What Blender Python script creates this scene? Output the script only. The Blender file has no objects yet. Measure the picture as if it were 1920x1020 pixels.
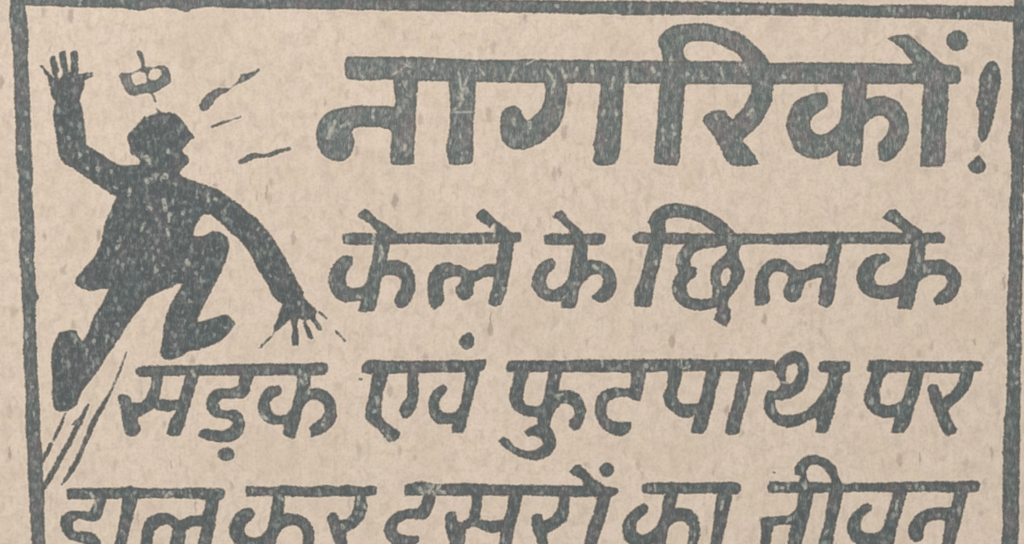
import bpy, math, random
import numpy as np
from mathutils import Vector

# ---------------------------------------------------------------- scale
# the printed notice is built flat on a table top, 1 unit of the print = 0.05 mm
U = 0.00005
CX, CY = 960.0, 510.0
scene = bpy.context.scene

# ---------------------------------------------------------------- camera
cam_d = bpy.data.cameras.new("camera")
cam = bpy.data.objects.new("camera", cam_d)
scene.collection.objects.link(cam)
cam_d.lens = 50; cam_d.sensor_width = 36
cam.location = (0, 0, 1920 * U * 50 / 36)
cam_d.clip_start = 0.005; cam_d.clip_end = 50
scene.camera = cam

# ---------------------------------------------------------------- world and lamps
world = bpy.data.worlds.new("World"); scene.world = world
world.use_nodes = True
bg = world.node_tree.nodes['Background']
bg.inputs[0].default_value = (1.0, 0.985, 0.965, 1); bg.inputs[1].default_value = 0.585

def area(name, loc, target, size, energy, col):
    d = bpy.data.lights.new(name, 'AREA'); d.shape = 'RECTANGLE'
    d.size = size[0]; d.size_y = size[1]; d.energy = energy; d.color = col
    o = bpy.data.objects.new(name, d); scene.collection.objects.link(o)
    o.location = loc
    o.rotation_euler = (Vector(target) - Vector(loc)).to_track_quat('-Z', 'Y').to_euler()
    return o
area("window_light", (-0.19, 0.30, 0.34), (0, 0, 0), (0.30, 0.22), 1.50, (1.0, 0.985, 0.96))

scene.view_settings.view_transform = 'Standard'
scene.view_settings.look = 'None'
scene.view_settings.exposure = 0.0
scene.view_settings.gamma = 1.0
scene.render.engine = 'CYCLES'
scene.cycles.filter_width = 1.6

# ---------------------------------------------------------------- lattice for the print
STEP = 1.5
X0, Y0, X1, Y1 = -45.0, -40.0, 1965.0, 1085.0
NX = int((X1 - X0) / STEP) + 1
NY = int((Y1 - Y0) / STEP) + 1
gx = X0 + np.arange(NX) * STEP
gy = Y0 + np.arange(NY) * STEP
BIG = 60.0
rng = np.random.default_rng(11)

TILES = dict(A=(0, 0, 4), B=(0, 255, 4), C=(0, 510, 4), D=(0, 765, 4), E=(360, 340, 4), F=(360, 90, 4),
             G=(800, 90, 4), H=(1160, 30, 4.7875), I=(1160, 150, 4.7875), J=(1440, 0, 4), K=(1440, 140, 4),
             L=(600, 370, 4), M=(960, 370, 4), N=(1400, 370, 4), Q=(200, 630, 4), R=(640, 610, 4),
             S=(1040, 640, 4), T=(1440, 640, 4), V=(400, 765, 4), W=(740, 765, 4), X=(1120, 765, 4),
             Y=(1440, 765, 4), Z=(460, 560, 7.967), c=(200, 60, 6), p=(0, 0, 1))

def pts(s):
    """'F 1,2 3,4 G 5,6' -> points of the print; a capital opens a sheet of the survey"""
    out = []; t = TILES['p']
    for tok in s.split():
        if tok in TILES: t = TILES[tok]; continue
        v = [float(q) for q in tok.split(',')]
        out.append([t[0] + v[0] / t[2], t[1] + v[1] / t[2]] + ([v[2] / t[2]] if len(v) > 2 else []))
    return np.array(out)

def window(p, pad=14):
    i0 = max(0, int((p[:, 0].min() - pad - X0) / STEP)); i1 = min(NX, int((p[:, 0].max() + pad - X0) / STEP) + 2)
    j0 = max(0, int((p[:, 1].min() - pad - Y0) / STEP)); j1 = min(NY, int((p[:, 1].max() + pad - Y0) / STEP) + 2)
    return i0, i1, j0, j1

def smooth_closed(p, n=3):
    """Catmull-Rom through the points, kept loose so that hard corners stay fairly hard"""
    q = []; N = len(p)
    for k in range(N):
        a, b, c_, d = p[k - 1], p[k], p[(k + 1) % N], p[(k + 2) % N]
        L = np.linalg.norm(c_ - b)
        def tang(u, v, w):                      # damp the tangent where the outline turns sharply
            e, f = v - u, w - v
            ne, nf = np.linalg.norm(e) + 1e-6, np.linalg.norm(f) + 1e-6
            cs = max(0.0, float(np.dot(e, f) / ne / nf))
            t = (e / ne + f / nf); t = t / (np.linalg.norm(t) + 1e-6)
            return t * L * (cs ** 2) * 0.95 if cs > 0.2 else t * 0
        m0, m1 = tang(a, b, c_), tang(b, c_, d)
        for s in range(n):
            t = s / n
            q.append((2*t**3 - 3*t**2 + 1) * b + (t**3 - 2*t**2 + t) * m0 + (-2*t**3 + 3*t**2) * c_ + (t**3 - t**2) * m1)
    return np.array(q)

def sd_poly(p, win):
    i0, i1, j0, j1 = win
    P, Qy = np.meshgrid(gx[i0:i1], gy[j0:j1])
    d = np.full(P.shape, 1e9); inside = np.zeros(P.shape, bool)
    n = len(p)
    for k in range(n):
        ax, ay = p[k]; bx, by = p[(k + 1) % n]
        ex, ey = bx - ax, by - ay; L = ex * ex + ey * ey + 1e-9
        t = np.clip(((P - ax) * ex + (Qy - ay) * ey) / L, 0, 1)
        d = np.minimum(d, (P - ax - t * ex) ** 2 + (Qy - ay - t * ey) ** 2)
        if ay != by:
            c = (ay > Qy) != (by > Qy)
            inside ^= c & (P < (bx - ax) * (Qy - ay) / (by - ay) + ax)
    d = np.sqrt(d)
    return np.where(inside, -d, d)

def sd_stroke(p, win):
    i0, i1, j0, j1 = win
    P, Qy = np.meshgrid(gx[i0:i1], gy[j0:j1])
    d = np.full(P.shape, 1e9)
    for k in range(len(p) - 1):
        ax, ay, wa = p[k]; bx, by, wb = p[k + 1]
        ex, ey = bx - ax, by - ay; L = ex * ex + ey * ey + 1e-9
        t = np.clip(((P - ax) * ex + (Qy - ay) * ey) / L, 0, 1)
        d = np.minimum(d, np.hypot(P - ax - t * ex, Qy - ay - t * ey) - 0.5 * (wa + (wb - wa) * t))
    return d

def ellipse(s):
    v = pts(s.rsplit(' ', 1)[0])[0]; t = TILES[s.split()[0]]
    rx, ry = [float(q) / t[2] for q in s.split()[-1].split(',')]
    a = np.linspace(0, 2 * math.pi, 15)[:-1]
    return np.stack([v[0] + rx * np.cos(a), v[1] + ry * np.sin(a)], 1)

# pieces: (word index, name, label, tone, shapes)   shapes = list of (kind, text)
PIECES = []
def piece(owner, name, tone, *shapes, label=None):
    PIECES.append(dict(owner=owner, name=name, tone=tone, shapes=shapes, label=label))
    return len(PIECES) - 1

# ================================================================= border rules of the notice
TB = 0.42
border_left = piece(None, 'border_line', TB, ('P', "p 19.5,-25 19,8 17,38 22,70 25,125 27,190 29,255 30,305 34,330 35,380 37.5,442 36,480 39,510 40.5,560 43.7,610 43,660 47,710 47.5,765 48,802 51,852 52,890 55,927 56,965 59,1011 63,1084 92,1084 85,1011 83,965 83.7,925 81,900 80,850 76,815 75,765 72.5,722 70,685 69,635 68,566 74,560 69,542 66,510 64,480 65.5,455 64,405 60.5,360 62.5,337 61,305 58,255 57,190 53,125 54,75 51,37 47,8 46,-25"),
    label="worn vertical printed rule down the left side")
border_top = piece(None, 'border_line', TB, ('P', "p 22,-14 480,-7 1000,0 1400,4 1560,7 1640,9 1720,8 1800,10 1880,11 1940,12 1940,42 1890,41 1815,37 1715,35 1602,32 1540,31 1440,29.5 1300,29 1160,28 960,24 700,20 480,17 362,17 352,23 343,22.5 325,16 280,17 270,20 255,20.5 237,16 175,15 112,12.5 47,11 24,10"),
    label="thick printed rule along the top edge")
border_right = piece(None, 'border_line', TB, ('P', "p 1903,-25 1899,42 1900,75 1897,125 1898,160 1895,212 1896,227 1890,267 1894,280 1895,352 1892,395 1892,440 1891,505 1888,560 1887,605 1889,660 1887,715 1884,777 1881,783 1882,795 1880,830 1881,865 1879,940 1880,978 1878,1011 1876,1084 1909,1084 1912,900 1916,600 1921,300 1930,-25"),
    label="vertical printed rule down the right side")

# ================================================================= the printed man
TM = 0.16
man = piece(None, 'printed_man', TM, ('P', """A 297,488 318,490 345,515 375,550 402,578 385,520 368,450 372,425 400,412 415,420 430,470 440,520 430,560 443,602 470,565 452,470 440,400 455,380 490,378 498,400 505,480 518,545 530,540 528,450 525,395 540,380 572,380 585,400 590,470 592,550
 610,552 650,540 695,542 700,558 688,578 660,590 640,605 632,650 612,710 598,765 612,785 625,850 638,940 645,1020
 B 650,60 700,95 780,145 850,190 900,215 960,215 1040,212 1045,190 1020,160 1000,145 985,155 975,130 970,80 960,40 950,10
 A 960,1010 990,975 1035,930 1065,895 1085,868 1100,875 1130,862 1165,858 1185,845 1170,815 1180,808 1195,835 1215,850 1250,848 1270,840 1300,848 1340,870 1380,915 1410,965 1440,1005
 B 1455,10 1430,30 1400,70 1370,100 1375,125 1405,145 1420,170 1415,205 1385,235 1355,265 1350,285 1385,310 1450,335 1540,365 1640,405 1720,460 1800,515 1860,565 1920,610
 E 540,340 600,410 650,490 700,570 750,660 790,745 840,830 840,870 900,930 940,975
 Z 1055,240 1050,290 1090,350 1140,420 1160,465 1140,490 1090,475 1050,420 1010,360 960,315 920,335 930,390 970,440 1000,520 1020,590 985,610 940,600 910,520 870,410 855,370 870,330 800,305 785,330 780,400 795,520 805,650 790,695 740,705 695,690 690,600 698,480 690,380 675,320 640,330 600,380 540,430 480,490 440,522 400,582 330,654 250,744 210,765 190,745 225,685 295,625 365,562 405,530 420,480 415,410 450,360 480,300 500,220 530,140 550,80
 E 640,895 600,850 570,790 530,720 480,640 440,550 380,470 330,420 250,350
 B 1590,600 1560,588 1530,588 1500,620 1470,670 1445,745 1480,755 1540,740 1590,712 1650,720 1700,755 1725,810 1715,880 1690,950 1660,1020
 C 1630,60 1580,160 1530,250 1490,340 1480,375 1540,360 1620,335 1700,318 1750,360 1765,390 1730,440 1680,500 1600,550 1500,585 1410,600 1350,640 1290,660 1230,660 1195,610 1215,530 1230,400 1260,280 1310,190 1350,120 1370,90 1340,90 1280,120 1200,150 1110,200 1060,270 1000,340 930,440 870,540 800,640 760,710 700,790 630,880 600,930 580,990 540,1020
 D 490,30 440,25 405,0 C 392,950 385,900 395,850 380,720 385,600 410,510 450,450 510,435 570,440 590,480 620,515 650,470 700,340 760,240 815,130 760,130 680,145 610,120 560,90 560,60 600,5
 B 660,960 710,900 750,820 775,720 790,640 830,550 870,455 800,415 700,350 620,295 540,240 480,205 440,150 430,60 420,0 A 410,960 400,880 402,800 420,775 385,720 370,650 355,580 330,550 310,515"""),
    label="dark silhouette of a man slipping backwards with both arms flung out")
cap = piece(None, 'printed_cap', 0.60, ('P', "c 145,485 160,465 250,462 330,430 385,400 380,340 345,250 335,215 370,200 400,230 425,300 440,385 520,390 600,375 670,380 700,420 720,500 720,575 660,620 580,665 530,690 550,740 560,790 540,790 515,730 480,690 400,700 330,718 260,712 220,670 180,590 155,530"),
    ('H', "c 280,490 330,462 405,445 436,465 455,530 448,566 380,586 325,600 295,560"), ('H', "c 468,482 492,436 570,414 606,426 614,470 594,514 520,545 482,532"),
    label="small cap thrown up above the man's head, two white openings in it")
for lab, sh in [("longest jagged speed line beside the cap", ('P', "F 55,430 110,350 180,300 280,300 340,250 370,195 420,190 500,150 512,165 470,210 390,255 330,280 270,330 190,375 150,430 110,475 60,465")),
                ("short thin speed line to the right of the man's head", ('S', "F 155,590,26 190,574,22 280,545,18 365,517,14")),
                ("speed line lowest of those right of the head", ('P', "F 340,850 400,810 450,785 540,795 620,765 740,745 745,765 660,790 590,820 480,825 400,865 350,870"))]:
    piece(None, 'speed_line', 0.50, sh, label=lab)
piece(None, 'speed_line', 0.30, ('S', "Z 1112,205,34 1160,245,44 1212,305,40"), label="tiny speed line touching the lower hand")
piece(None, 'speed_line', 0.30, ('S', "Z 1355,487,30 1430,560,42 1490,628,38"), label="tiny speed line away to the right of the lower hand")
piece(None, 'speed_line', 0.30, ('S', "C 950,602,14 900,740,22 830,900,30 770,1010,36 D 745,30,40 690,130,45 655,220,40 625,290,34 592,370,46 545,455,46 500,525,30 462,580,14"), label="long skid line rightmost below the foot")
piece(None, 'speed_line', 0.30, ('S', "C 662,998,16 D 630,40,30 595,110,46 540,220,40 480,330,46 420,440,46 370,530,46 320,610,40"), ('S', "D 612,70,14 575,95,20 540,130,16"), label="skid line with a small hook at its top")
piece(None, 'speed_line', 0.30, ('S', "D 490,40,14 460,120,30 405,235,24"), ('S', "D 382,275,34 350,340,36 322,400,24"), label="broken skid line beside the left rule")

# ================================================================= words
WORDS = []
def word(label, tone, bar, parts):
    w = piece(None, 'printed_word', tone, *[('P', b) for b in ([bar] if isinstance(bar, str) else bar)], label=label)
    for nm, *sh in parts:
        piece(w, nm, tone, *sh)
    return w

T1 = 0.62
word("largest word of the notice, top line reading \u0928\u093e\u0917\u0930\u093f\u0915\u094b\u0902", T1,
 "p 650,107 700,106 800,107.5 900,112 980,111 1100,112.5 1240,113.5 1380,114 1450,117 1560,117 1700,119 1765,120 1795,124 1801,132 1801,152 1797,158 1780,159 1700,158 1560,158 1450,158 1300,158.5 1180,157 1010,156 900,154.5 800,152 720,150 655,150 648,146 646,130 647,112",
 [('letter', ('P', "F 1510,190 1700,190 1698,260 1685,400 1675,600 1668,870 1580,882 1490,878 1485,780 1495,640 1470,610 1350,595 1220,600 1200,630 1220,700 1210,760 1180,820 1130,850 1060,850 990,810 940,740 928,650 950,560 1010,490 1100,450 1200,432 1300,428 1400,432 1515,440 1525,380 1515,300")),
  ('vowel_sign', ('P', "G 165,200 370,200 368,400 355,520 352,700 350,850 320,875 240,880 165,870 155,800 140,770 165,650 175,500 175,380 165,250")),
  ('letter', ('P', "G 880,200 1060,200 1058,280 1050,380 1035,480 1000,580 940,650 860,710 780,745 700,765 620,750 560,690 550,600 560,490 600,445 660,432 700,450 730,520 755,550 800,510 850,460 880,400 890,320 880,260"),
             ('P', "G 1302,200 1490,200 1485,280 1475,420 1465,600 1450,780 1430,840 1410,875 1280,880 1245,840 1260,780 1245,730 1265,650 1280,500 1292,400 1302,260")),
  ('vowel_sign', ('P', "I 370,-60 605,-60 602,60 590,150 575,330 555,600 550,720 530,770 430,768 315,750 320,600 345,380 355,200 370,20"),
             ('P', "H 395,430 390,370 375,300 352,250 360,200 420,130 520,85 640,65 780,68 900,95 1030,130 1130,180 1220,260 1310,350 1370,440 1300,480 1200,480 1110,440 1100,380 1040,330 940,275 850,240 740,228 640,238 590,280 580,340 605,380 650,405 660,430")),
  ('letter', ('P', "I 1150,-150 1350,-145 1385,-80 1392,0 1388,100 1370,200 1310,340 1230,440 1140,515 1115,545 1170,610 1230,690 1275,760 1210,770 1010,768 965,720 930,640 870,540 830,475 780,410 755,370 770,325 830,285 900,265 965,270 985,320 1020,350 1090,280 1150,190 1190,100 1195,30")),
  ('letter', ('P', "K 560,20 742,20 740,80 740,180 800,160 880,160 960,190 1020,250 1050,320 1058,400 1045,490 1000,570 930,640 880,660 835,640 825,580 830,510 870,470 905,400 905,350 870,315 820,310 760,345 720,400 718,480 705,580 700,685 610,690 530,685 520,640 520,575 470,610 400,632 330,632 260,610 200,560 165,490 135,390 150,310 190,220 250,170 320,145 390,130 430,130 445,150 445,240 400,275 345,310 318,370 330,420 380,450 430,445 490,400 540,330 550,250 560,80")),
  ('vowel_sign', ('P', "K 1165,10 1360,10 1358,90 1350,300 1335,480 1330,640 1310,692 1140,692 1145,580 1150,400 1160,200"),
             ('P', "J 885,290 940,268 1060,260 1120,310 1200,380 1290,455 1345,490 1400,500 1380,580 1150,580 1080,470 1050,430 1000,370 940,320")),
  ('nasal_dot', ('E', "J 1420,305 84,78"))])
ex = piece(None, 'exclamation_mark', 0.40, ('P', "K 1690,-110 1730,-70 1750,0 1748,60 1725,170 1700,290 1670,410 1640,480 1605,515 1585,490 1575,400 1580,270 1560,220 1578,130 1582,40 1605,-25 1640,-80 1670,-108"), label="tall tapering exclamation mark beside the right rule")
piece(ex, 'dot', 0.40, ('P', "K 1580,603 1625,645 1638,680 1620,730 1575,748 1520,725 1498,680 1540,635"))

T2 = 0.42
word("first word of the second line, reading \u0915\u0947\u0932\u0947", T2,
 "L 170,275 190,268 400,268 600,270 720,262 1000,268 1240,262 1400,262 1505,262 1512,290 1508,340 1440,345 1240,352 1000,355 700,352 400,355 175,355 165,320",
 [('letter', ('P', "L 410,320 525,320 518,400 506,470 540,466 600,470 660,500 700,550 715,620 710,710 680,780 640,825 600,832 565,815 558,760 580,715 605,680 608,620 580,595 530,585 480,595 460,625 450,700 430,770 410,850 350,860 285,855 300,810 305,775 250,785 190,790 130,765 80,700 60,630 70,560 110,490 160,445 210,435 245,450 248,500 215,550 195,600 205,660 250,682 310,670 350,630 365,560 385,480 400,420")),
  ('vowel_sign', ('P', "L 285,130 330,85 365,95 425,160 500,205 580,260 570,330 430,330 430,270 400,230 330,175 290,150")),
  ('letter', ('P', "L 1345,310 1460,310 1455,380 1440,480 1415,620 1395,720 1360,805 1310,825 1258,805 1275,740 1300,600 1220,610 1160,640 1150,680 1150,730 1110,770 1060,770 1020,730 1020,670 1060,635 1060,600 990,600 940,620 925,680 935,770 900,820 855,845 815,800 805,720 808,640 820,580 860,520 920,490 990,485 1000,505 1060,510 1120,548 1180,535 1250,500 1320,495 1332,420")),
  ('vowel_sign', ('P', "L 1165,145 1200,95 1235,85 1300,150 1370,205 1430,260 1450,320 1330,330 1312,250 1300,200 1275,232 1230,200 1175,160"))])
word("short second word of the second line, reading \u0915\u0947", T2,
 "M 235,285 260,275 420,270 560,268 680,268 705,290 700,330 680,355 500,358 300,358 245,352",
 [('letter', ('P', "M 468,320 572,320 570,400 565,470 620,470 690,485 750,530 780,590 785,670 760,740 710,785 660,795 620,775 590,745 630,710 670,660 680,610 650,580 600,585 550,630 510,680 500,740 475,830 430,835 365,830 365,785 310,785 240,770 180,720 145,660 155,590 195,510 250,470 300,460 328,490 320,530 275,575 258,630 270,675 310,690 370,665 410,620 430,550 440,470")),
  ('vowel_sign', ('P', "M 305,150 330,110 375,92 410,140 470,200 540,265 560,330 440,320 430,260 380,210 340,170"))])
word("last word of the second line, reading \u091b\u093f\u0932\u0915\u0947", T2,
 "M 905,280 960,262 1050,262 1160,262 1380,268 1540,270 1700,270 1900,270 N 300,268 380,260 550,258 760,258 1000,258 1160,260 1300,265 1450,262 1490,300 1480,345 1400,350 1200,355 900,352 600,355 300,355 100,352 M 1700,360 1500,352 1250,355 1050,350 930,350 900,320",
 [('vowel_sign', ('P', "M 1035,310 1140,310 1135,380 1120,450 1095,560 1070,660 1050,790 1035,825 915,820 915,740 930,680 955,620 980,540 1000,440 1028,350"),
            ('P', "M 1040,290 1035,210 1015,190 1050,120 1120,65 1215,40 1310,55 1420,80 1530,135 1610,200 1680,270 1560,300 1500,250 1400,190 1300,158 1200,155 1155,175 1150,220 1165,290")),
  ('letter', ('P', "M 1310,330 1600,320 1640,290 1720,300 1725,350 1705,400 1710,460 1735,520 1742,570 1720,640 1680,700 1630,760 1620,800 1640,860 1635,930 1605,975 1560,955 1510,915 1530,870 1535,830 1460,845 1370,850 1280,825 1220,760 1198,680 1215,610 1245,570 1228,500 1235,440 1270,390"),
            ('H', "M 1600,365 1520,375 1430,390 1370,420 1340,470 1345,520 1380,525 1390,570 1380,600 1340,620 1312,660 1318,710 1350,755 1430,765 1500,750 1500,690 1485,620 1490,540 1530,480 1590,430 1610,400"),
            ('H', "M 1590,545 1615,530 1638,550 1635,610 1605,660 1580,660 1568,600")),
  ('letter', ('P', "N 622,320 720,320 712,380 700,450 685,570 665,700 645,790 605,830 535,805 545,700 560,605 500,615 440,640 420,700 410,750 370,785 320,785 280,755 272,700 300,640 315,590 270,562 205,562 170,610 160,660 178,740 170,790 100,815 60,815 60,730 58,660 80,580 120,505 180,465 250,457 310,480 380,540 430,535 500,500 580,490 600,430")),
  ('letter', ('P', "N 1245,310 1347,310 1345,380 1335,470 1400,465 1480,465 1550,510 1600,570 1615,620 1595,700 1550,770 1470,805 1420,810 1390,765 1430,720 1480,680 1500,630 1480,590 1420,580 1350,595 1290,640 1275,700 1260,790 1235,840 1130,838 1130,790 1140,750 1060,768 980,765 900,740 840,680 822,600 840,520 900,450 970,425 1050,420 1078,450 1070,485 1020,500 970,560 955,610 980,655 1050,660 1110,640 1170,600 1195,540 1215,430")),
  ('vowel_sign', ('P', "N 1015,155 1060,105 1115,82 1160,130 1220,185 1290,230 1330,270 1340,320 1200,320 1150,240 1080,190"))])

T3 = 0.32
word("first word of the third line, reading \u0938\u0921\u093c\u0915", T3,
 "Q 215,250 240,232 400,220 640,218 950,208 1300,205 1500,205 1620,195 1655,210 1658,260 1640,292 1560,298 1300,298 1000,300 700,298 450,302 330,308 240,305 215,285",
 [('letter', ('P', "Q 340,270 425,270 418,340 410,380 400,470 450,478 540,475 560,410 595,270 695,270 690,310 670,380 640,480 610,580 580,690 555,745 480,750 450,735 470,650 520,560 450,568 380,560 360,540 310,580 240,610 235,640 262,700 230,745 190,762 140,735 125,660 105,560 80,460 100,438 150,438 180,460 190,495 260,495 300,440 325,390")),
  ('letter', ('P', "Q 1002,270 1112,270 1103,310 1085,370 1060,440 1030,465 950,470 870,475 840,500 850,540 900,560 960,550 1010,580 1038,640 1030,710 990,770 930,795 850,798 760,785 680,750 710,705 750,690 800,705 880,705 930,680 945,650 920,630 860,620 790,600 750,550 745,490 770,430 830,395 930,390 980,370 990,330")),
  ('dot', ('E', "Q 897,885 62,50")),
  ('letter', ('P', "Q 1435,260 1540,260 1530,330 1520,395 1600,390 1660,420 1710,480 1728,560 1720,640 1670,700 1600,745 1530,760 1528,720 1510,690 1560,650 1610,610 1632,570 1625,510 1580,485 1520,490 1485,520 1460,600 1440,680 1415,765 1390,775 1320,740 1330,665 1270,668 1200,650 1150,600 1135,540 1150,460 1190,400 1230,375 1290,368 1318,400 1310,440 1260,465 1225,500 1235,560 1270,590 1340,590 1380,550 1400,480 1420,400"))])
word("second word of the third line, reading \u090f\u0935\u0902", T3,
 "R 148,310 200,262 270,255 400,265 700,262 950,262 1085,258 1075,330 1050,350 930,355 700,355 500,360 360,365 230,368 150,355",
 [('letter', ('P', "R 235,330 360,330 350,390 335,440 315,530 300,620 305,690 360,740 450,805 420,860 365,880 320,840 270,780 180,705 178,640 195,560 220,450"),
            ('P', "R 500,320 575,320 580,430 575,560 550,640 500,700 460,695 430,640 450,590 485,540 492,450")),
  ('letter', ('P', "R 935,320 1045,320 1035,380 1015,450 985,570 950,690 930,780 915,815 830,805 830,740 780,745 720,740 665,680 650,610 665,530 710,470 770,440 800,475 780,520 735,570 735,620 770,655 840,655 880,620 900,550 920,440")),
  ('nasal_dot', ('P', "R 965,50 995,80 1002,130 985,170 930,182 885,150 882,110 920,70"))])
word("longest word of the third line, reading \u092b\u0941\u091f\u092a\u093e\u0925", T3,
 "R 1232,310 1255,265 1400,262 1600,262 1880,255 S 500,135 700,132 930,132 1200,135 1500,132 1650,140 1665,220 1500,225 1200,228 800,230 560,235 60,235 R 1450,352 1240,352",
 [('letter', ('P', "R 1295,320 1415,320 1405,380 1385,440 1365,540 1380,590 1450,610 1500,590 1520,520 1553,320 1665,320 1655,370 1640,420 1632,490 1700,485 1770,510 1820,570 1838,640 1820,720 1780,780 1740,785 1705,750 1710,715 1745,670 1735,620 1690,590 1650,590 1600,650 1580,710 1560,770 1470,760 1475,700 1460,690 1380,680 1300,640 1258,570 1260,500 1280,430")),
  ('vowel_sign', ('P', "R 1475,740 1560,750 1600,810 1612,900 1580,960 1500,1010 1430,1015 1340,990 1270,950 1210,905 1180,870 1215,835 1260,860 1300,905 1380,935 1460,930 1510,890 1490,850 1440,830 1400,835 1368,800 1410,770")),
  ('letter', ('P', "S 578,200 690,200 683,260 670,350 640,450 600,445 540,420 470,420 410,450 390,500 395,560 430,595 500,605 580,600 565,670 530,705 480,715 410,690 340,630 305,560 300,480 320,410 370,365 450,345 530,355 565,350")),
  ('letter', ('P', "S 848,200 965,200 957,250 945,310 920,380 935,460 1000,470 1080,465 1100,380 1140,200 1255,200 1248,240 1225,320 1200,440 1170,560 1150,640 1110,700 1020,690 1035,620 1050,550 1020,572 950,572 880,530 830,480 815,410 840,330")),
  ('vowel_sign', ('P', "S 1395,200 1500,200 1492,250 1470,350 1440,480 1410,590 1385,690 1310,705 1280,690 1290,600 1320,500 1350,380")),
  ('letter', ('P', "T 40,225 65,150 120,100 190,70 250,85 295,140 310,220 295,310 255,380 190,420 120,440 55,445 60,500 90,545 180,548 260,530 330,480 390,410 430,340 455,235 390,230 372,200 385,155 430,145 590,148 620,150 610,230 570,240 555,330 520,430 500,540 470,630 440,690 350,690 365,610 355,580 300,600 240,635 160,648 80,635 10,580 -30,500 -25,420 0,365 50,370 95,330 85,290 60,250"),
            ('H', "T 180,170 215,175 222,230 200,290 170,320 140,300 135,240 150,190"))])
word("last word of the third line, reading \u092a\u0930", T3,
 "T 738,220 760,135 1000,140 1300,148 1600,148 1612,165 1605,220 1550,235 1200,235 900,235 800,235 750,232",
 [('letter', ('P', "T 775,200 905,200 893,240 860,300 840,380 845,465 900,480 970,460 1010,430 1040,330 1075,200 1180,200 1170,250 1150,330 1120,430 1090,530 1060,630 1020,688 915,688 940,620 945,570 870,575 790,550 740,500 718,440 730,370 760,300")),
  ('letter', ('P', "T 1445,200 1560,200 1548,240 1530,300 1500,370 1440,440 1350,515 1370,570 1400,630 1428,660 1400,695 1355,715 1310,680 1270,590 1230,500 1205,400 1197,340 1225,322 1275,325 1295,380 1310,425 1350,400 1400,350 1430,290"))])

T4 = 0.28
word("first word of the cut-off bottom line, reading \u0921\u093e\u0932", T4,
 "D 497,610 560,600 760,598 950,592 985,580 1010,595 1160,600 1300,600 1480,592 1600,600 1660,598 1692,630 1680,675 1640,700 1540,690 1300,680 1040,680 700,685 505,688",
 [('letter', ('P', "D 725,650 805,650 798,690 780,750 760,820 720,855 660,850 590,835 550,855 550,910 590,930 660,925 720,945 760,1000 770,1080 740,1150 660,1200 540,1200 440,1170 480,1110 540,1110 640,1110 670,1080 650,1030 600,1010 520,985 470,930 445,870 460,810 520,775 600,770 670,780 690,740")),
  ('vowel_sign', ('P', "D 920,650 1040,650 1032,690 1010,770 985,870 960,985 930,1120 830,1120 865,985 895,850")),
  ('letter', ('P', "D 1545,660 1645,670 1645,700 1635,760 1615,870 1590,985 1560,1120 1460,1120 1490,985 1510,890 1450,890 1395,920 1390,985 1370,1050 1310,1070 1260,1040 1275,985 1290,900 1250,875 1200,890 1160,930 1150,985 1140,1090 1060,1090 1055,985 1065,900 1110,820 1190,785 1270,790 1350,840 1420,810 1510,805 1535,750"))])
word("second word of the cut-off bottom line, reading \u0915\u0930", T4,
 "V 245,585 320,585 450,590 540,575 640,585 740,590 850,575 940,590 1000,575 1120,590 1200,580 1228,595 1225,650 1150,665 900,665 740,672 540,662 250,665 240,630",
 [('letter', ('P', "V 448,630 545,630 540,700 530,790 590,790 660,805 720,850 755,910 760,985 740,1060 680,1110 640,1080 670,1010 665,920 620,880 560,885 510,920 485,960 470,1010 450,1120 350,1120 370,1050 280,1060 200,1050 140,1000 118,930 125,860 170,790 230,750 290,750 318,790 290,840 250,870 235,930 270,965 340,965 400,910 420,830 435,740")),
  ('letter', ('P', "V 1060,630 1145,630 1150,690 1155,740 1130,830 1080,890 1000,935 1000,985 1040,1080 1080,1120 1010,1150 950,1080 900,985 870,890 850,820 880,785 925,790 950,840 1000,830 1040,780 1055,720"))])
word("middle word of the cut-off bottom line, reading \u0926\u0942\u0938\u0930\u094b\u0902, its bar badly worn at the left", T4,
 "W 75,575 200,548 250,558 350,570 500,562 700,570 900,575 1100,578 1300,578 1400,580 1560,590 1600,590 1680,600 1680,640 1620,668 1500,668 1200,665 900,660 600,658 300,660 75,660 70,610",
 [('letter', ('P', "W 220,630 315,630 310,680 300,720 270,800 235,835 160,830 80,840 30,870 20,920 60,955 185,955 185,1000 120,1040 0,1030 -60,985 -80,920 -60,850 0,790 100,755 170,750 195,710")),
  ('letter', ('P', "W 580,630 658,630 655,700 650,740 640,840 720,845 820,835 840,770 858,630 965,630 958,680 940,760 910,870 885,985 860,1100 770,1100 790,985 790,930 720,940 660,920 600,890 540,910 530,985 520,1080 440,1080 400,985 378,880 375,800 410,775 460,780 470,845 500,855 550,820 575,750")),
  ('letter', ('P', "W 1228,630 1314,630 1314,690 1310,760 1290,850 1220,900 1150,940 1145,985 1180,1100 1100,1120 1060,985 1025,880 1025,820 1060,790 1110,800 1110,850 1170,820 1210,770 1230,710")),
  ('vowel_sign', ('P', "W 1525,630 1625,630 1618,690 1600,760 1570,870 1530,985 1500,1110 1400,1110 1425,985 1460,870 1500,750"),
            ('P', "W 1312,475 1350,425 1390,420 1430,460 1480,515 1540,560 1600,600 1600,640 1420,640 1410,580 1400,540 1330,505")),
  ('nasal_dot', ('E', "W 1590,463 56,58"))])
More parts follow.
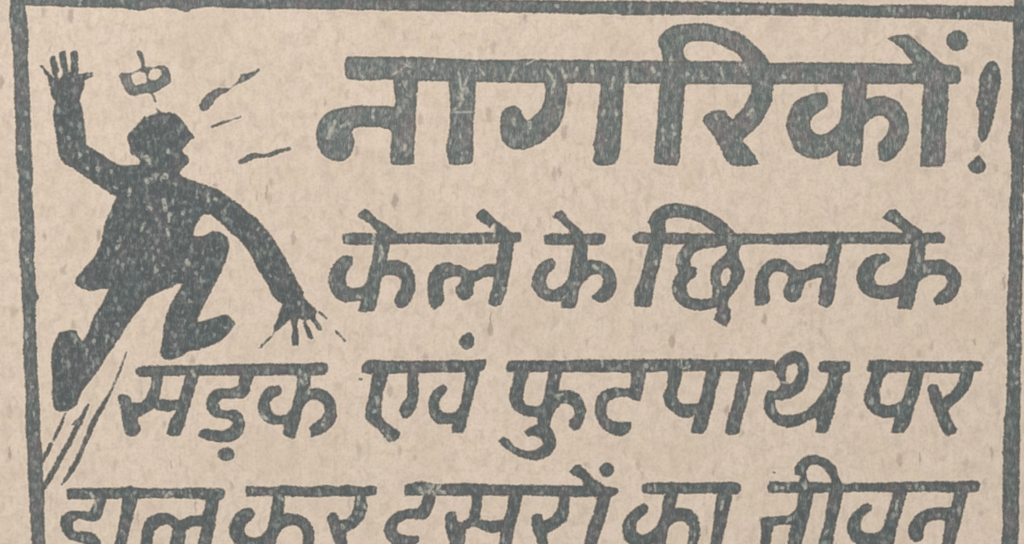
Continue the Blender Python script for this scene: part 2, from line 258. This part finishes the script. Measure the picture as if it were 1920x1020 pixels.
word("short word of the cut-off bottom line, reading \u0915\u093e", T4,
 "X 330,580 370,560 600,560 900,555 1050,555 1080,575 1078,620 1060,645 900,645 620,645 400,648 345,640 330,610",
 [('letter', ('P', "X 515,615 610,615 605,660 585,750 640,745 700,760 750,810 770,880 765,985 720,1080 650,1090 680,985 685,890 640,850 580,860 540,900 520,985 500,1100 400,1100 420,1020 330,1040 230,1020 200,985 190,880 220,810 280,750 350,715 382,740 375,790 330,820 295,870 295,930 340,950 400,920 450,870 475,790 490,700")),
  ('vowel_sign', ('P', "X 900,615 1020,615 1012,670 995,740 970,860 945,985 920,1110 830,1110 850,985 870,860 880,740"))])
word("last word of the cut-off bottom line, reading \u091c\u0940\u0935\u0928", T4,
 "Y -10,600 15,545 100,552 260,550 400,555 600,562 1000,555 1100,550 1400,550 1570,545 1592,570 1580,625 1500,635 1200,632 900,635 600,632 330,638 100,640 0,640",
 [('letter', ('P', "Y 235,600 350,600 342,660 325,740 300,860 265,985 230,1100 130,1100 150,985 165,880 110,880 45,890 35,940 30,985 10,1060 -60,1040 -55,985 -65,820 60,810 160,800 205,760 220,700")),
  ('vowel_sign', ('P', "Y 465,600 565,600 558,660 545,740 520,840 490,985 470,1100 370,1100 385,985 420,860 440,740"),
            ('P', "Y 225,560 245,510 205,505 195,450 230,400 280,360 360,350 440,380 510,440 530,510 560,570 560,610 480,610 470,540 430,470 370,430 320,430 290,470 300,530 330,580 310,620 230,620")),
  ('letter', ('P', "Y 950,600 1050,600 1042,650 1020,720 985,850 950,985 920,1100 820,1100 840,1030 760,1040 680,1030 620,990 595,920 600,840 650,770 740,705 785,730 780,765 730,800 700,850 700,910 740,935 830,925 870,880 890,800 920,700")),
  ('letter', ('P', "Y 1400,600 1505,600 1498,660 1480,720 1450,850 1410,985 1380,1100 1280,1100 1310,985 1325,845 1260,840 1200,860 1175,900 1170,950 1160,990 1110,1010 1065,980 1050,910 1080,840 1140,780 1230,745 1370,742 1385,690"))])
# stray blots of ink beside the words
for t in ["R 145,405 14,11", "Y 47,485 12,11", "S 1645,985 13,10"]:
    piece(None, 'ink_blot', 0.95, ('E', t))

# scraped places where the ink has come off: x,y,width
WEAR = ["G 900,160,16 960,250,22 940,330,20", "G 1010,150,16 1040,225,18", "G 1130,150,20 1110,215,16", "G 1240,130,18 1245,190,22", "G 1400,220,16 1390,300,14", "G 1330,470,16 1320,500,18",
        "G 1420,470,22 1425,500,18", "G 770,560,24 775,600,20", "G 655,530,18 660,580,16", "G 250,640,12 258,690,12", "G 400,150,12 430,200,14", "G 60,90,12 40,160,14", "F 1270,190,22 1280,225,18",
        "F 1590,250,20 1600,285,18", "F 1360,460,20 1355,520,16", "F 1550,450,26 1560,480,20", "F 1600,730,26 1595,760,20", "F 1180,560,14 1120,590,18", "H 300,470,30 320,500,24", "H 1130,440,22 1165,520,20",
        "H 1470,545,34 1490,550,26", "H 730,480,14 760,560,18", "H 915,470,14 930,540,18", "I 480,400,16 500,490,18", "I 395,440,14 400,540,14", "I 1200,270,30 1160,310,18", "I 870,310,14 880,350,14",
        "M 1075,480,24 1080,500,18", "M 1250,440,16 1245,490,14", "M 615,520,30 640,530,26", "M 1535,740,12 1545,700,12", "M 1500,490,20 1508,500,18", "N 150,325,14 175,315,12", "N 690,320,12 680,345,12",
        "N 1275,335,22 1270,360,16", "N 1120,150,16 1130,180,14", "N 600,500,14 630,470,12", "N 350,660,14 345,700,16", "D 1270,630,16 1280,650,20", "V 500,660,18 520,690,16", "V 965,880,18 975,900,20",
        "V 1090,670,20 1085,720,16", "V 1130,730,16 1140,750,16", "Y 1060,590,22 1062,600,20", "Y 1160,595,20 1162,605,18", "Y 265,570,22 280,600,20", "Y 450,910,16 430,950,16", "Y 970,700,16 960,760,14",
        "X 940,700,18 930,760,16", "X 1340,595,18 1390,600,16", "X 1540,570,18 1560,590,22", "T 1300,180,12 1302,200,10", "T 1455,195,14 1460,220,14", "Q 1160,590,26 1195,620,24", "Q 1630,640,24 1620,665,18","F 1512,195,14 1570,160,16 1625,112,14", "F 1585,118,10 1645,145,10", "F 1072,550,22 1045,610,20 1018,672,22",
        "G 240,185,14 250,250,14 262,320,16", "G 300,235,14 282,290,14 258,345,16 268,395,14", "G 200,468,12 245,430,18 275,385,14", "G 195,482,12 345,478,10",
        "G 655,145,16 640,190,12 622,235,14", "G 750,120,10 800,95,10", "G 1500,150,18 1505,260,22", "H 1092,395,10 1090,440,14",
        "L 405,262,20 402,352,18", "L 1308,205,16 1305,290,14", "L 1225,300,10 1228,345,8", "L 455,370,16 470,420,20 445,480,16", "L 285,740,26 300,745,26",
        "W 190,600,22 210,650,18", "W 245,560,12 262,640,16", "W 300,560,10 280,610,14 300,655,14", "W 330,575,12 320,625,20 375,635,24", "W 345,560,10 338,595,12",
        "D 680,640,16 700,670,22 718,745,18", "D 1240,665,12 1275,635,26 1290,650,16", "D 1425,650,10 1440,690,12", "X 430,575,8 436,625,8",
        "Q 1450,255,16 1455,330,14 1480,365,16", "Q 1490,290,14 1500,350,12", "Q 1520,380,12 1515,430,14", "Q 640,265,20 660,300,16",
        "S 355,140,12 357,190,8", "S 1705,305,14 1760,312,12", "S 948,130,10 955,195,8", "S 1010,185,16 965,205,10", "T 1062,455,18 1065,470,18",
        "R 275,545,22 270,590,16", "R 1610,375,14 1605,400,14", "R 1610,530,20 1660,515,12", "J 1095,560,20 1100,590,16", "J 110,570,18 118,575,18",
        "K 230,510,18 235,525,16", "K 640,600,16 625,650,14", "M 985,60,0.1 986,61,0.1", "M 1240,480,12 1255,430,8", "M 380,770,14 395,745,10",
        "B 1100,160,34 1120,200,26", "B 1240,300,44 1240,302,44", "B 975,400,22 965,440,20", "B 1100,330,24 1105,350,24", "B 1260,110,26 1262,122,26",
        "B 1110,540,26 1130,545,22", "B 1370,575,24 1372,580,24", "B 1405,940,34 1412,955,34", "B 875,840,20 900,820,14", "B 1085,650,14 1060,710,12",
        "B 1265,580,14 1268,650,10", "B 1255,700,18 1270,770,14", "B 600,140,24 602,142,24", "B 730,240,22 732,244,22", "B 655,240,18 657,246,18",
        "B 205,930,26 205,945,22", "B 150,85,30 155,92,28", "B 1230,480,26 1240,560,22", "B 1560,440,16 1562,490,18", "B 1615,475,26 1618,478,26", "B 1675,570,30 1680,575,28"]

# ---------------------------------------------------------------- distance fields
def blur(f, n):
    for _ in range(n):
        f = np.pad(f, 1, mode='edge')
        f = (f[:-2, 1:-1] + f[2:, 1:-1] + f[1:-1, :-2] + f[1:-1, 2:] + 4 * f[1:-1, 1:-1]) / 8
    return f

def value_noise(wl, amp):
    """smooth noise over the whole lattice, wave length in print units"""
    nx = int((X1 - X0) / wl) + 4; ny = int((Y1 - Y0) / wl) + 4
    r = rng.standard_normal((ny, nx))
    fx = (gx - X0) / wl; fy = (gy - Y0) / wl
    ix = fx.astype(int); iy = fy.astype(int)
    tx = fx - ix; ty = fy - iy
    tx = tx * tx * (3 - 2 * tx); ty = ty * ty * (3 - 2 * ty)
    a = r[iy][:, ix]; b = r[iy][:, ix + 1]; c = r[iy + 1][:, ix]; d = r[iy + 1][:, ix + 1]
    tx = tx[None, :]; ty = ty[:, None]
    return amp * ((a * (1 - tx) + b * tx) * (1 - ty) + (c * (1 - tx) + d * tx) * ty)

D_all = np.full((NY, NX), BIG, np.float32)
OWN = np.full((NY, NX), -1, np.int32)
for k, pc in enumerate(PIECES):
    shapes = []
    for kind, s in pc['shapes']:
        if kind == 'E': shapes.append(('P', smooth_closed(ellipse(s), 2)))
        elif kind == 'S': shapes.append(('S', pts(s)))
        else: shapes.append((kind, smooth_closed(pts(s)[:, :2], 3)))
    allp = np.concatenate([p[:, :2] for _, p in shapes])
    win = window(allp); i0, i1, j0, j1 = win
    d = None
    for kind, p in shapes:
        if kind == 'P': e = sd_poly(p, win)
        elif kind == 'S': e = sd_stroke(p, win)
        else:
            d = np.maximum(d, -sd_poly(p, win)); continue
        d = e if d is None else np.minimum(d, e)
    d = np.clip(blur(d, 1), -BIG, BIG)
    sub = D_all[j0:j1, i0:i1]
    m = d < sub
    sub[m] = d[m]
    OWN[j0:j1, i0:i1][m] = k
# ragged edge of the ink
D_all = D_all + value_noise(23, 0.40) + value_noise(9, 0.38) + value_noise(4, 0.60)
wear = np.zeros((NY, NX), np.float32)
for s in WEAR:
    p = pts(s); win = window(p, 6); i0, i1, j0, j1 = win
    e = sd_stroke(p, win)
    wear[j0:j1, i0:i1] = np.maximum(wear[j0:j1, i0:i1], np.clip(0.75 - e / 2.4, 0, 1))
tone = np.zeros(len(PIECES)); tone[:] = [p['tone'] for p in PIECES]

# ---------------------------------------------------------------- materials
def srgb(r, g, b):
    f = lambda c: (c / 255 / 12.92) if c / 255 <= 0.04045 else ((c / 255 + 0.055) / 1.055) ** 2.4
    return (f(r), f(g), f(b), 1)

class NT:
    def __init__(s, nt): s.nt = nt; s.L = nt.links
    def n(s, t, **kw):
        o = s.nt.nodes.new(t)
        for k, v in kw.items(): setattr(o, k, v)
        return o
    def put(s, sock, v):
        if isinstance(v, bpy.types.NodeSocket): s.L.new(v, sock)
        else: sock.default_value = v
    def noise(s, vec, scale, detail=2, rough=0.5, dist=0.0, out=0):
        o = s.n('ShaderNodeTexNoise'); s.put(o.inputs['Vector'], vec); s.put(o.inputs['Scale'], scale)
        o.inputs['Detail'].default_value = detail; o.inputs['Roughness'].default_value = rough
        o.inputs['Distortion'].default_value = dist
        return o.outputs[out]
    def mapr(s, v, a, b, c=0.0, d=1.0, smooth=False):
        o = s.n('ShaderNodeMapRange'); o.interpolation_type = 'SMOOTHSTEP' if smooth else 'LINEAR'
        s.put(o.inputs[0], v)
        for i, q in enumerate((a, b, c, d)): s.put(o.inputs[i + 1], q)
        return o.outputs[0]
    def math(s, op, a, b=0.0, clamp=False):
        o = s.n('ShaderNodeMath', operation=op); o.use_clamp = clamp
        s.put(o.inputs[0], a); s.put(o.inputs[1], b); return o.outputs[0]
    def mix(s, f, a, b, mode='MIX'):
        o = s.n('ShaderNodeMix', data_type='RGBA', blend_type=mode); s.put(o.inputs[0], f)
        s.put(o.inputs[6], a); s.put(o.inputs[7], b); return o.outputs[2]
    def scale(s, vec, x, y, z=1.0, rot=0.0):
        o = s.n('ShaderNodeMapping'); s.put(o.inputs[0], vec); o.inputs[3].default_value = (x, y, z)
        o.inputs[2].default_value = (0, 0, rot); return o.outputs[0]

# paper colour and relief, shared by the sheet and by the bare places inside the print
pg = bpy.data.node_groups.new('newsprint_paper', 'ShaderNodeTree')
pg.interface.new_socket('Colour', in_out='OUTPUT', socket_type='NodeSocketColor')
pg.interface.new_socket('Height', in_out='OUTPUT', socket_type='NodeSocketFloat')
pg.interface.new_socket('Units', in_out='OUTPUT', socket_type='NodeSocketVector')
t = NT(pg); go = t.n('NodeGroupOutput')
geo = t.n('ShaderNodeNewGeometry')
pos = t.scale(geo.outputs['Position'], 1 / U / 100, 1 / U / 100, 0)      # 1 = 100 print units
big = t.noise(pos, 0.45, 3, 0.5)
mid = t.noise(t.scale(pos, 1, .8), 5.0, 5, 0.68, 0.8)
fib = t.noise(t.scale(pos, 3.0, 0.75), 4.0, 4, 0.62, 0.6)
fine = t.noise(pos, 16.0, 4, 0.65)
hue = t.noise(t.scale(pos, 1, .75), 2.6, 4, 0.65)
c = t.mix(t.mapr(big, 0.3, 0.7), srgb(224, 205, 189), srgb(218, 202, 184))
c = t.mix(t.mapr(hue, 0.46, 0.74, 0, .8, True), c, srgb(219, 204, 179))
c = t.mix(t.mapr(hue, 0.48, 0.28, 0, .7, True), c, srgb(223, 201, 189))
c = t.mix(t.mapr(mid, 0.46, 0.69, 0, .62), c, srgb(194, 177, 162))
c = t.mix(t.mapr(mid, 0.44, 0.26, 0, .5), c, srgb(231, 217, 202))
c = t.mix(t.mapr(fib, 0.55, 0.80, 0, .60), c, srgb(188, 170, 154))
c = t.mix(t.mapr(fib, 0.42, 0.22, 0, .45), c, srgb(232, 220, 205))
c = t.mix(t.mapr(fine, 0.50, 0.78, 0, .65), c, srgb(188, 170, 154))
age = t.mapr(t.noise(pos, 0.32, 3, 0.6), 0.38, 0.60, 0.25, 1.0)      # the pulp is dirtier in some places
c = t.mix(t.mapr(t.noise(pos, 0.75, 4, 0.6, 0.4), 0.50, 0.72, 0, .35), c, srgb(200, 182, 160))
# grey flecks of pulp
def flecks(sc, thr, size, ang, sx, sy):
    vo = t.n('ShaderNodeTexVoronoi'); wob = t.n('ShaderNodeVectorMath', operation='MULTIPLY_ADD')
    t.put(wob.inputs[0], t.noise(pos, 9.0, 2, 0.5, 0, 1)); wob.inputs[1].default_value = (.12, .12, 0)
    t.put(wob.inputs[2], pos)
    t.put(vo.inputs['Vector'], t.scale(wob.outputs[0], sx, sy, 1, ang)); vo.inputs['Scale'].default_value = sc
    sep = t.n('ShaderNodeSeparateColor'); t.put(sep.inputs[0], vo.outputs['Color'])
    on = t.mapr(sep.outputs[0], thr, thr + .25, 0, 1)
    r = t.math('MULTIPLY', sep.outputs[1], size)
    return t.math('MULTIPLY', on, t.mapr(t.math('SUBTRACT', vo.outputs['Distance'], r), 0.06, -0.10, 0, 1, True))
f1 = flecks(2.2, 0.50, 0.20, 0.3, 1, .75)
f2 = flecks(4.2, 0.50, 0.32, -0.4, 1, .45)
f3 = flecks(3.0, 0.66, 0.22, 0.1, 2.2, .40)
c = t.mix(t.mapr(fine, 0.44, 0.26, 0, .18), c, srgb(236, 222, 207))
c = t.mix(t.math('MULTIPLY', t.math('MULTIPLY', f1, age), .70), c, srgb(166, 149, 132))
c = t.mix(t.math('MULTIPLY', t.math('MULTIPLY', f2, age), .62), c, srgb(158, 143, 130))
c = t.mix(t.math('MULTIPLY', t.math('MULTIPLY', f3, age), .72), c, srgb(150, 135, 124))
t.put(go.inputs[0], c)
h = t.math('ADD', t.math('MULTIPLY', fib, 1.2), t.math('ADD', t.math('MULTIPLY', fine, .7), t.math('MULTIPLY', mid, 1.0)))
h = t.math('ADD', h, t.math('MULTIPLY', t.noise(pos, 0.8, 2, 0.45), 7.0))   # slow buckle of the sheet
t.put(go.inputs[1], h); t.put(go.inputs[2], pos)

def finish(t, col, height, rough, strength):
    b = t.n('ShaderNodeBsdfPrincipled'); o = t.n('ShaderNodeOutputMaterial')
    t.put(b.inputs['Base Color'], col); t.put(b.inputs['Roughness'], rough)
    b.inputs['Specular IOR Level'].default_value = 0.25
    bp = t.n('ShaderNodeBump'); t.put(bp.inputs['Height'], height)
    bp.inputs['Strength'].default_value = strength; bp.inputs['Distance'].default_value = 1.2 * U
    t.L.new(bp.outputs[0], b.inputs['Normal']); t.L.new(b.outputs[0], o.inputs[0])

def new_mat(name):
    m = bpy.data.materials.new(name); m.use_nodes = True; m.node_tree.nodes.clear()
    return m, NT(m.node_tree)

paper_mat, t = new_mat('newsprint')
g = t.n('ShaderNodeGroup', node_tree=pg)
finish(t, g.outputs[0], g.outputs[1], 0.85, 0.35)

ink_mat, t = new_mat('printing_ink')
g = t.n('ShaderNodeGroup', node_tree=pg); pos = g.outputs[2]
def attr(nm):
    a = t.n('ShaderNodeAttribute'); a.attribute_name = nm; return a.outputs['Fac']
dd, ww, tn = attr('edge'), attr('wear'), attr('tone')
# a density: 1 = full black, 0 = bare paper
light = t.mix(tn, srgb(73, 80, 82), srgb(120, 126, 122))
zone = t.noise(pos, 1.1, 3, 0.55)
hue1 = t.noise(t.scale(pos, 1, .6), 2.2, 2, 0.5)
c = t.mix(t.mapr(hue1, 0.50, 0.64, 0, .85, True), light, t.mix(tn, srgb(84, 86, 91), srgb(136, 127, 126)))
c = t.mix(t.mapr(hue1, 0.46, 0.34, 0, .70, True), c, t.mix(tn, srgb(78, 88, 90), srgb(114, 125, 120)))
mot = t.noise(t.scale(pos, 1.0, .8, 1, .3), 9.0, 4, 0.65)
c = t.mix(t.mapr(mot, 0.52, 0.30, 0, .55, True), c, srgb(76, 84, 88))
c = t.mix(t.mapr(mot, 0.48, 0.75, 0, .60, True), c, srgb(150, 154, 150))
# small pin-holes and short streaks where the ink missed the fibres
def holes(sc, thr, size, ang, sx, sy, wobble=.10):
    vo = t.n('ShaderNodeTexVoronoi'); wob = t.n('ShaderNodeVectorMath', operation='MULTIPLY_ADD')
    t.put(wob.inputs[0], t.noise(pos, 14.0, 2, 0.5, 0, 1)); wob.inputs[1].default_value = (wobble, wobble, 0)
    t.put(wob.inputs[2], pos)
    t.put(vo.inputs['Vector'], t.scale(wob.outputs[0], sx, sy, 1, ang)); vo.inputs['Scale'].default_value = sc
    sep = t.n('ShaderNodeSeparateColor'); t.put(sep.inputs[0], vo.outputs['Color'])
    on = t.mapr(sep.outputs[0], thr, thr + .3, 0, 1)
    r = t.math('MULTIPLY', sep.outputs[1], size)
    return t.math('MULTIPLY', on, t.mapr(t.math('SUBTRACT', vo.outputs['Distance'], r), 0.14, -0.14, 0, 1, True))
zoned = t.mapr(zone, 0.36, 0.60, 0.22, 1.05)
for ang, hi in ((0.38, .62), (-0.30, .60), (0.05, .62)):         # brushed streaks, strongest in the big letters
    st = t.noise(t.scale(pos, 3.4, 1.0, 1, ang), 5.5, 3, 0.6, 0.5)
    amt = t.math('MULTIPLY', t.mapr(st, 0.54, 0.74, 0, 1, True), t.mapr(tn, 0.1, 0.62, .30, .66))
    c = t.mix(amt, c, t.mix(tn, srgb(138, 142, 138), srgb(176, 174, 166)))
h1 = holes(8.0, 0.20, 0.34, 0.2, 1, .9)
h2 = holes(6.0, 0.38, 0.36, -0.45, 1.6, .62)
h3 = holes(6.2, 0.45, 0.32, 0.5, 1.8, .60)
hh = t.math('MAXIMUM', h1, t.math('MAXIMUM', h2, h3))
c = t.mix(t.math('MULTIPLY', t.math('MULTIPLY', hh, zoned), .85), c, t.mix(tn, srgb(158, 162, 156), srgb(178, 177, 168)))
# squeezed darker rim, then the soft edge out to the paper
rim = t.math('MULTIPLY', t.mapr(dd, -6.5, -1.5, 0, 1, True), .62)
c = t.mix(rim, c, srgb(90, 82, 74))
body = t.mapr(dd, -7.0, -2.0, .9, .25)
wn = t.mapr(t.noise(pos, 13.0, 3, .6), 0.36, 0.58, 0.15, 1.0, True)
wr = t.math('MULTIPLY', t.math('MULTIPLY', ww, wn), .84)
c = t.mix(wr, c, srgb(190, 188, 174))
soft = t.math('ADD', dd, t.mapr(t.noise(pos, 22.0, 3, .6), 0.2, 0.8, -1.3, 1.3))
alpha = t.mapr(soft, 2.3, -2.3, 0, 1, True)
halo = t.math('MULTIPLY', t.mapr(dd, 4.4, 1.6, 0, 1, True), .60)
bare = t.mix(halo, g.outputs[0], srgb(229, 215, 198))      # sharpening halo painted in: paper colour lightened around the ink
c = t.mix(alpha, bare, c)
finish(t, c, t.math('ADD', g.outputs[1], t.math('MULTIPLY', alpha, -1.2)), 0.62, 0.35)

table_mat, t = new_mat('table_wood')
tc = t.n('ShaderNodeTexCoord')
c = t.mix(t.noise(t.scale(tc.outputs['Object'], 6, 60, 6), 3, 5, .6), srgb(92, 66, 46), srgb(140, 104, 74))
finish(t, c, t.noise(t.scale(tc.outputs['Object'], 6, 60, 6), 6, 3), 0.5, 0.2)

# ---------------------------------------------------------------- mesh of every ink piece
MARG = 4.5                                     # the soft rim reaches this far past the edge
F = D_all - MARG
ins = F < 0
c00 = ins[:-1, :-1]; c10 = ins[:-1, 1:]; c11 = ins[1:, 1:]; c01 = ins[1:, :-1]
code = c00 * 1 + c10 * 2 + c11 * 4 + c01 * 8
cellj, celli = np.nonzero(code)
# owner of a cell = owner of its deepest corner
cor = np.stack([F[cellj, celli], F[cellj, celli + 1], F[cellj + 1, celli + 1], F[cellj + 1, celli]], 1)
best = cor.argmin(1)
oj = cellj + np.isin(best, (2, 3)); oi = celli + np.isin(best, (1, 2))
owner = OWN[oj, oi]
codes = code[cellj, celli]

def world_xy(x, y): return (x - CX) * U, (CY - y) * U
INK_Z = 0.000004

def cell_poly(cd):
    """marching-square outline of a cell: corners 0..3, edge crossings 4..7 (edge k joins corner k and k+1)"""
    out = []
    for k in range(4):
        a = (cd >> k) & 1; b = (cd >> ((k + 1) % 4)) & 1
        if a: out.append(k)
        if a != b: out.append(4 + k)
    return out
CO = [(0, 0), (1, 0), (1, 1), (0, 1)]
polyt = {cd: cell_poly(cd) for cd in range(1, 16)}

def build_piece(k):
    sel = np.nonzero(owner == k)[0]
    if len(sel) == 0: return None
    verts = {}; vx = []; vy = []; vd = []; vw = []; faces = []
    def vert(key, x, y, d, w):
        i = verts.get(key)
        if i is None:
            i = len(vx); verts[key] = i; vx.append(x); vy.append(y); vd.append(d); vw.append(w)
        return i
    Fd = F
    for s in sel:
        j = int(cellj[s]); i = int(celli[s]); f = []
        for q in polyt[int(codes[s])]:
            if q < 4:
                a, b = CO[q]; I, J_ = i + a, j + b
                f.append(vert((I, J_, 0), X0 + I * STEP, Y0 + J_ * STEP, D_all[J_, I], wear[J_, I]))
            else:
                a, b = CO[q - 4]; c_, d_ = CO[(q - 3) % 4]
                P0 = (i + a, j + b); P1 = (i + c_, j + d_)
                if P1 < P0: P0, P1 = P1, P0
                fa = Fd[P0[1], P0[0]]; fb = Fd[P1[1], P1[0]]
                tt = float(fa / (fa - fb)) if fa != fb else 0.5
                tt = min(0.98, max(0.02, tt))
                x = X0 + (P0[0] + (P1[0] - P0[0]) * tt) * STEP; y = Y0 + (P0[1] + (P1[1] - P0[1]) * tt) * STEP
                f.append(vert((P0, P1), x, y, MARG, 0.0))
        faces.append(f[::-1])
    vx = np.array(vx); vy = np.array(vy)
    wx, wy = (vx - CX) * U, (CY - vy) * U
    ox, oy = float((wx.min() + wx.max()) / 2), float((wy.min() + wy.max()) / 2)
    me = bpy.data.meshes.new(PIECES[k]['name'])
    me.from_pydata(list(zip((wx - ox).tolist(), (wy - oy).tolist(), [0.0] * len(wx))), [], faces)
    for nm, arr in (('edge', vd), ('wear', vw), ('tone', [tone[k]] * len(vx))):
        at = me.attributes.new(nm, 'FLOAT', 'POINT'); at.data.foreach_set('value', np.array(arr, np.float32))
    me.materials.append(ink_mat)
    o = bpy.data.objects.new(PIECES[k]['name'], me)
    scene.collection.objects.link(o)
    return o, ox, oy

# ---------------------------------------------------------------- table under the sheet, the sheet, its print
def sheet(name, x0, y0, x1, y1, z0, z1, mat):
    import bmesh
    bm = bmesh.new(); bmesh.ops.create_cube(bm, size=1)
    for v in bm.verts:
        v.co = (x0 if v.co.x < 0 else x1, y0 if v.co.y < 0 else y1, z0 if v.co.z < 0 else z1)
    me = bpy.data.meshes.new(name); bm.to_mesh(me); bm.free(); me.materials.append(mat)
    o = bpy.data.objects.new(name, me); scene.collection.objects.link(o); return o
tab = sheet('table_top', -0.6, -0.4, 0.6, 0.4, -0.03, -0.0002, table_mat)
tab['kind'] = 'structure'

page = bpy.data.objects.new('newspaper_notice', None); scene.collection.objects.link(page)
page.empty_display_size = 0.02
page['label'] = "aged tan newsprint notice printed in grey ink, Hindi lettering beside a slipping man"
page['category'] = "newspaper"
xa, ya = world_xy(-110, 1180); xb, yb = world_xy(2030, -90)
pap = sheet('paper_sheet', xa, ya, xb, yb, -0.0001, 0.0, paper_mat); pap.parent = page

objs = {}
for k, pc in enumerate(PIECES):
    r = build_piece(k)
    if r is None: continue
    o, ox, oy = r
    own = pc['owner']
    if own is None:
        o.parent = page; o.location = (ox, oy, INK_Z)
    else:
        po, px_, py_ = objs[own]
        o.parent = po; o.location = (ox - px_, oy - py_, 0)
    if pc['label']: o['label'] = pc['label']
    objs[k] = (o, ox, oy)
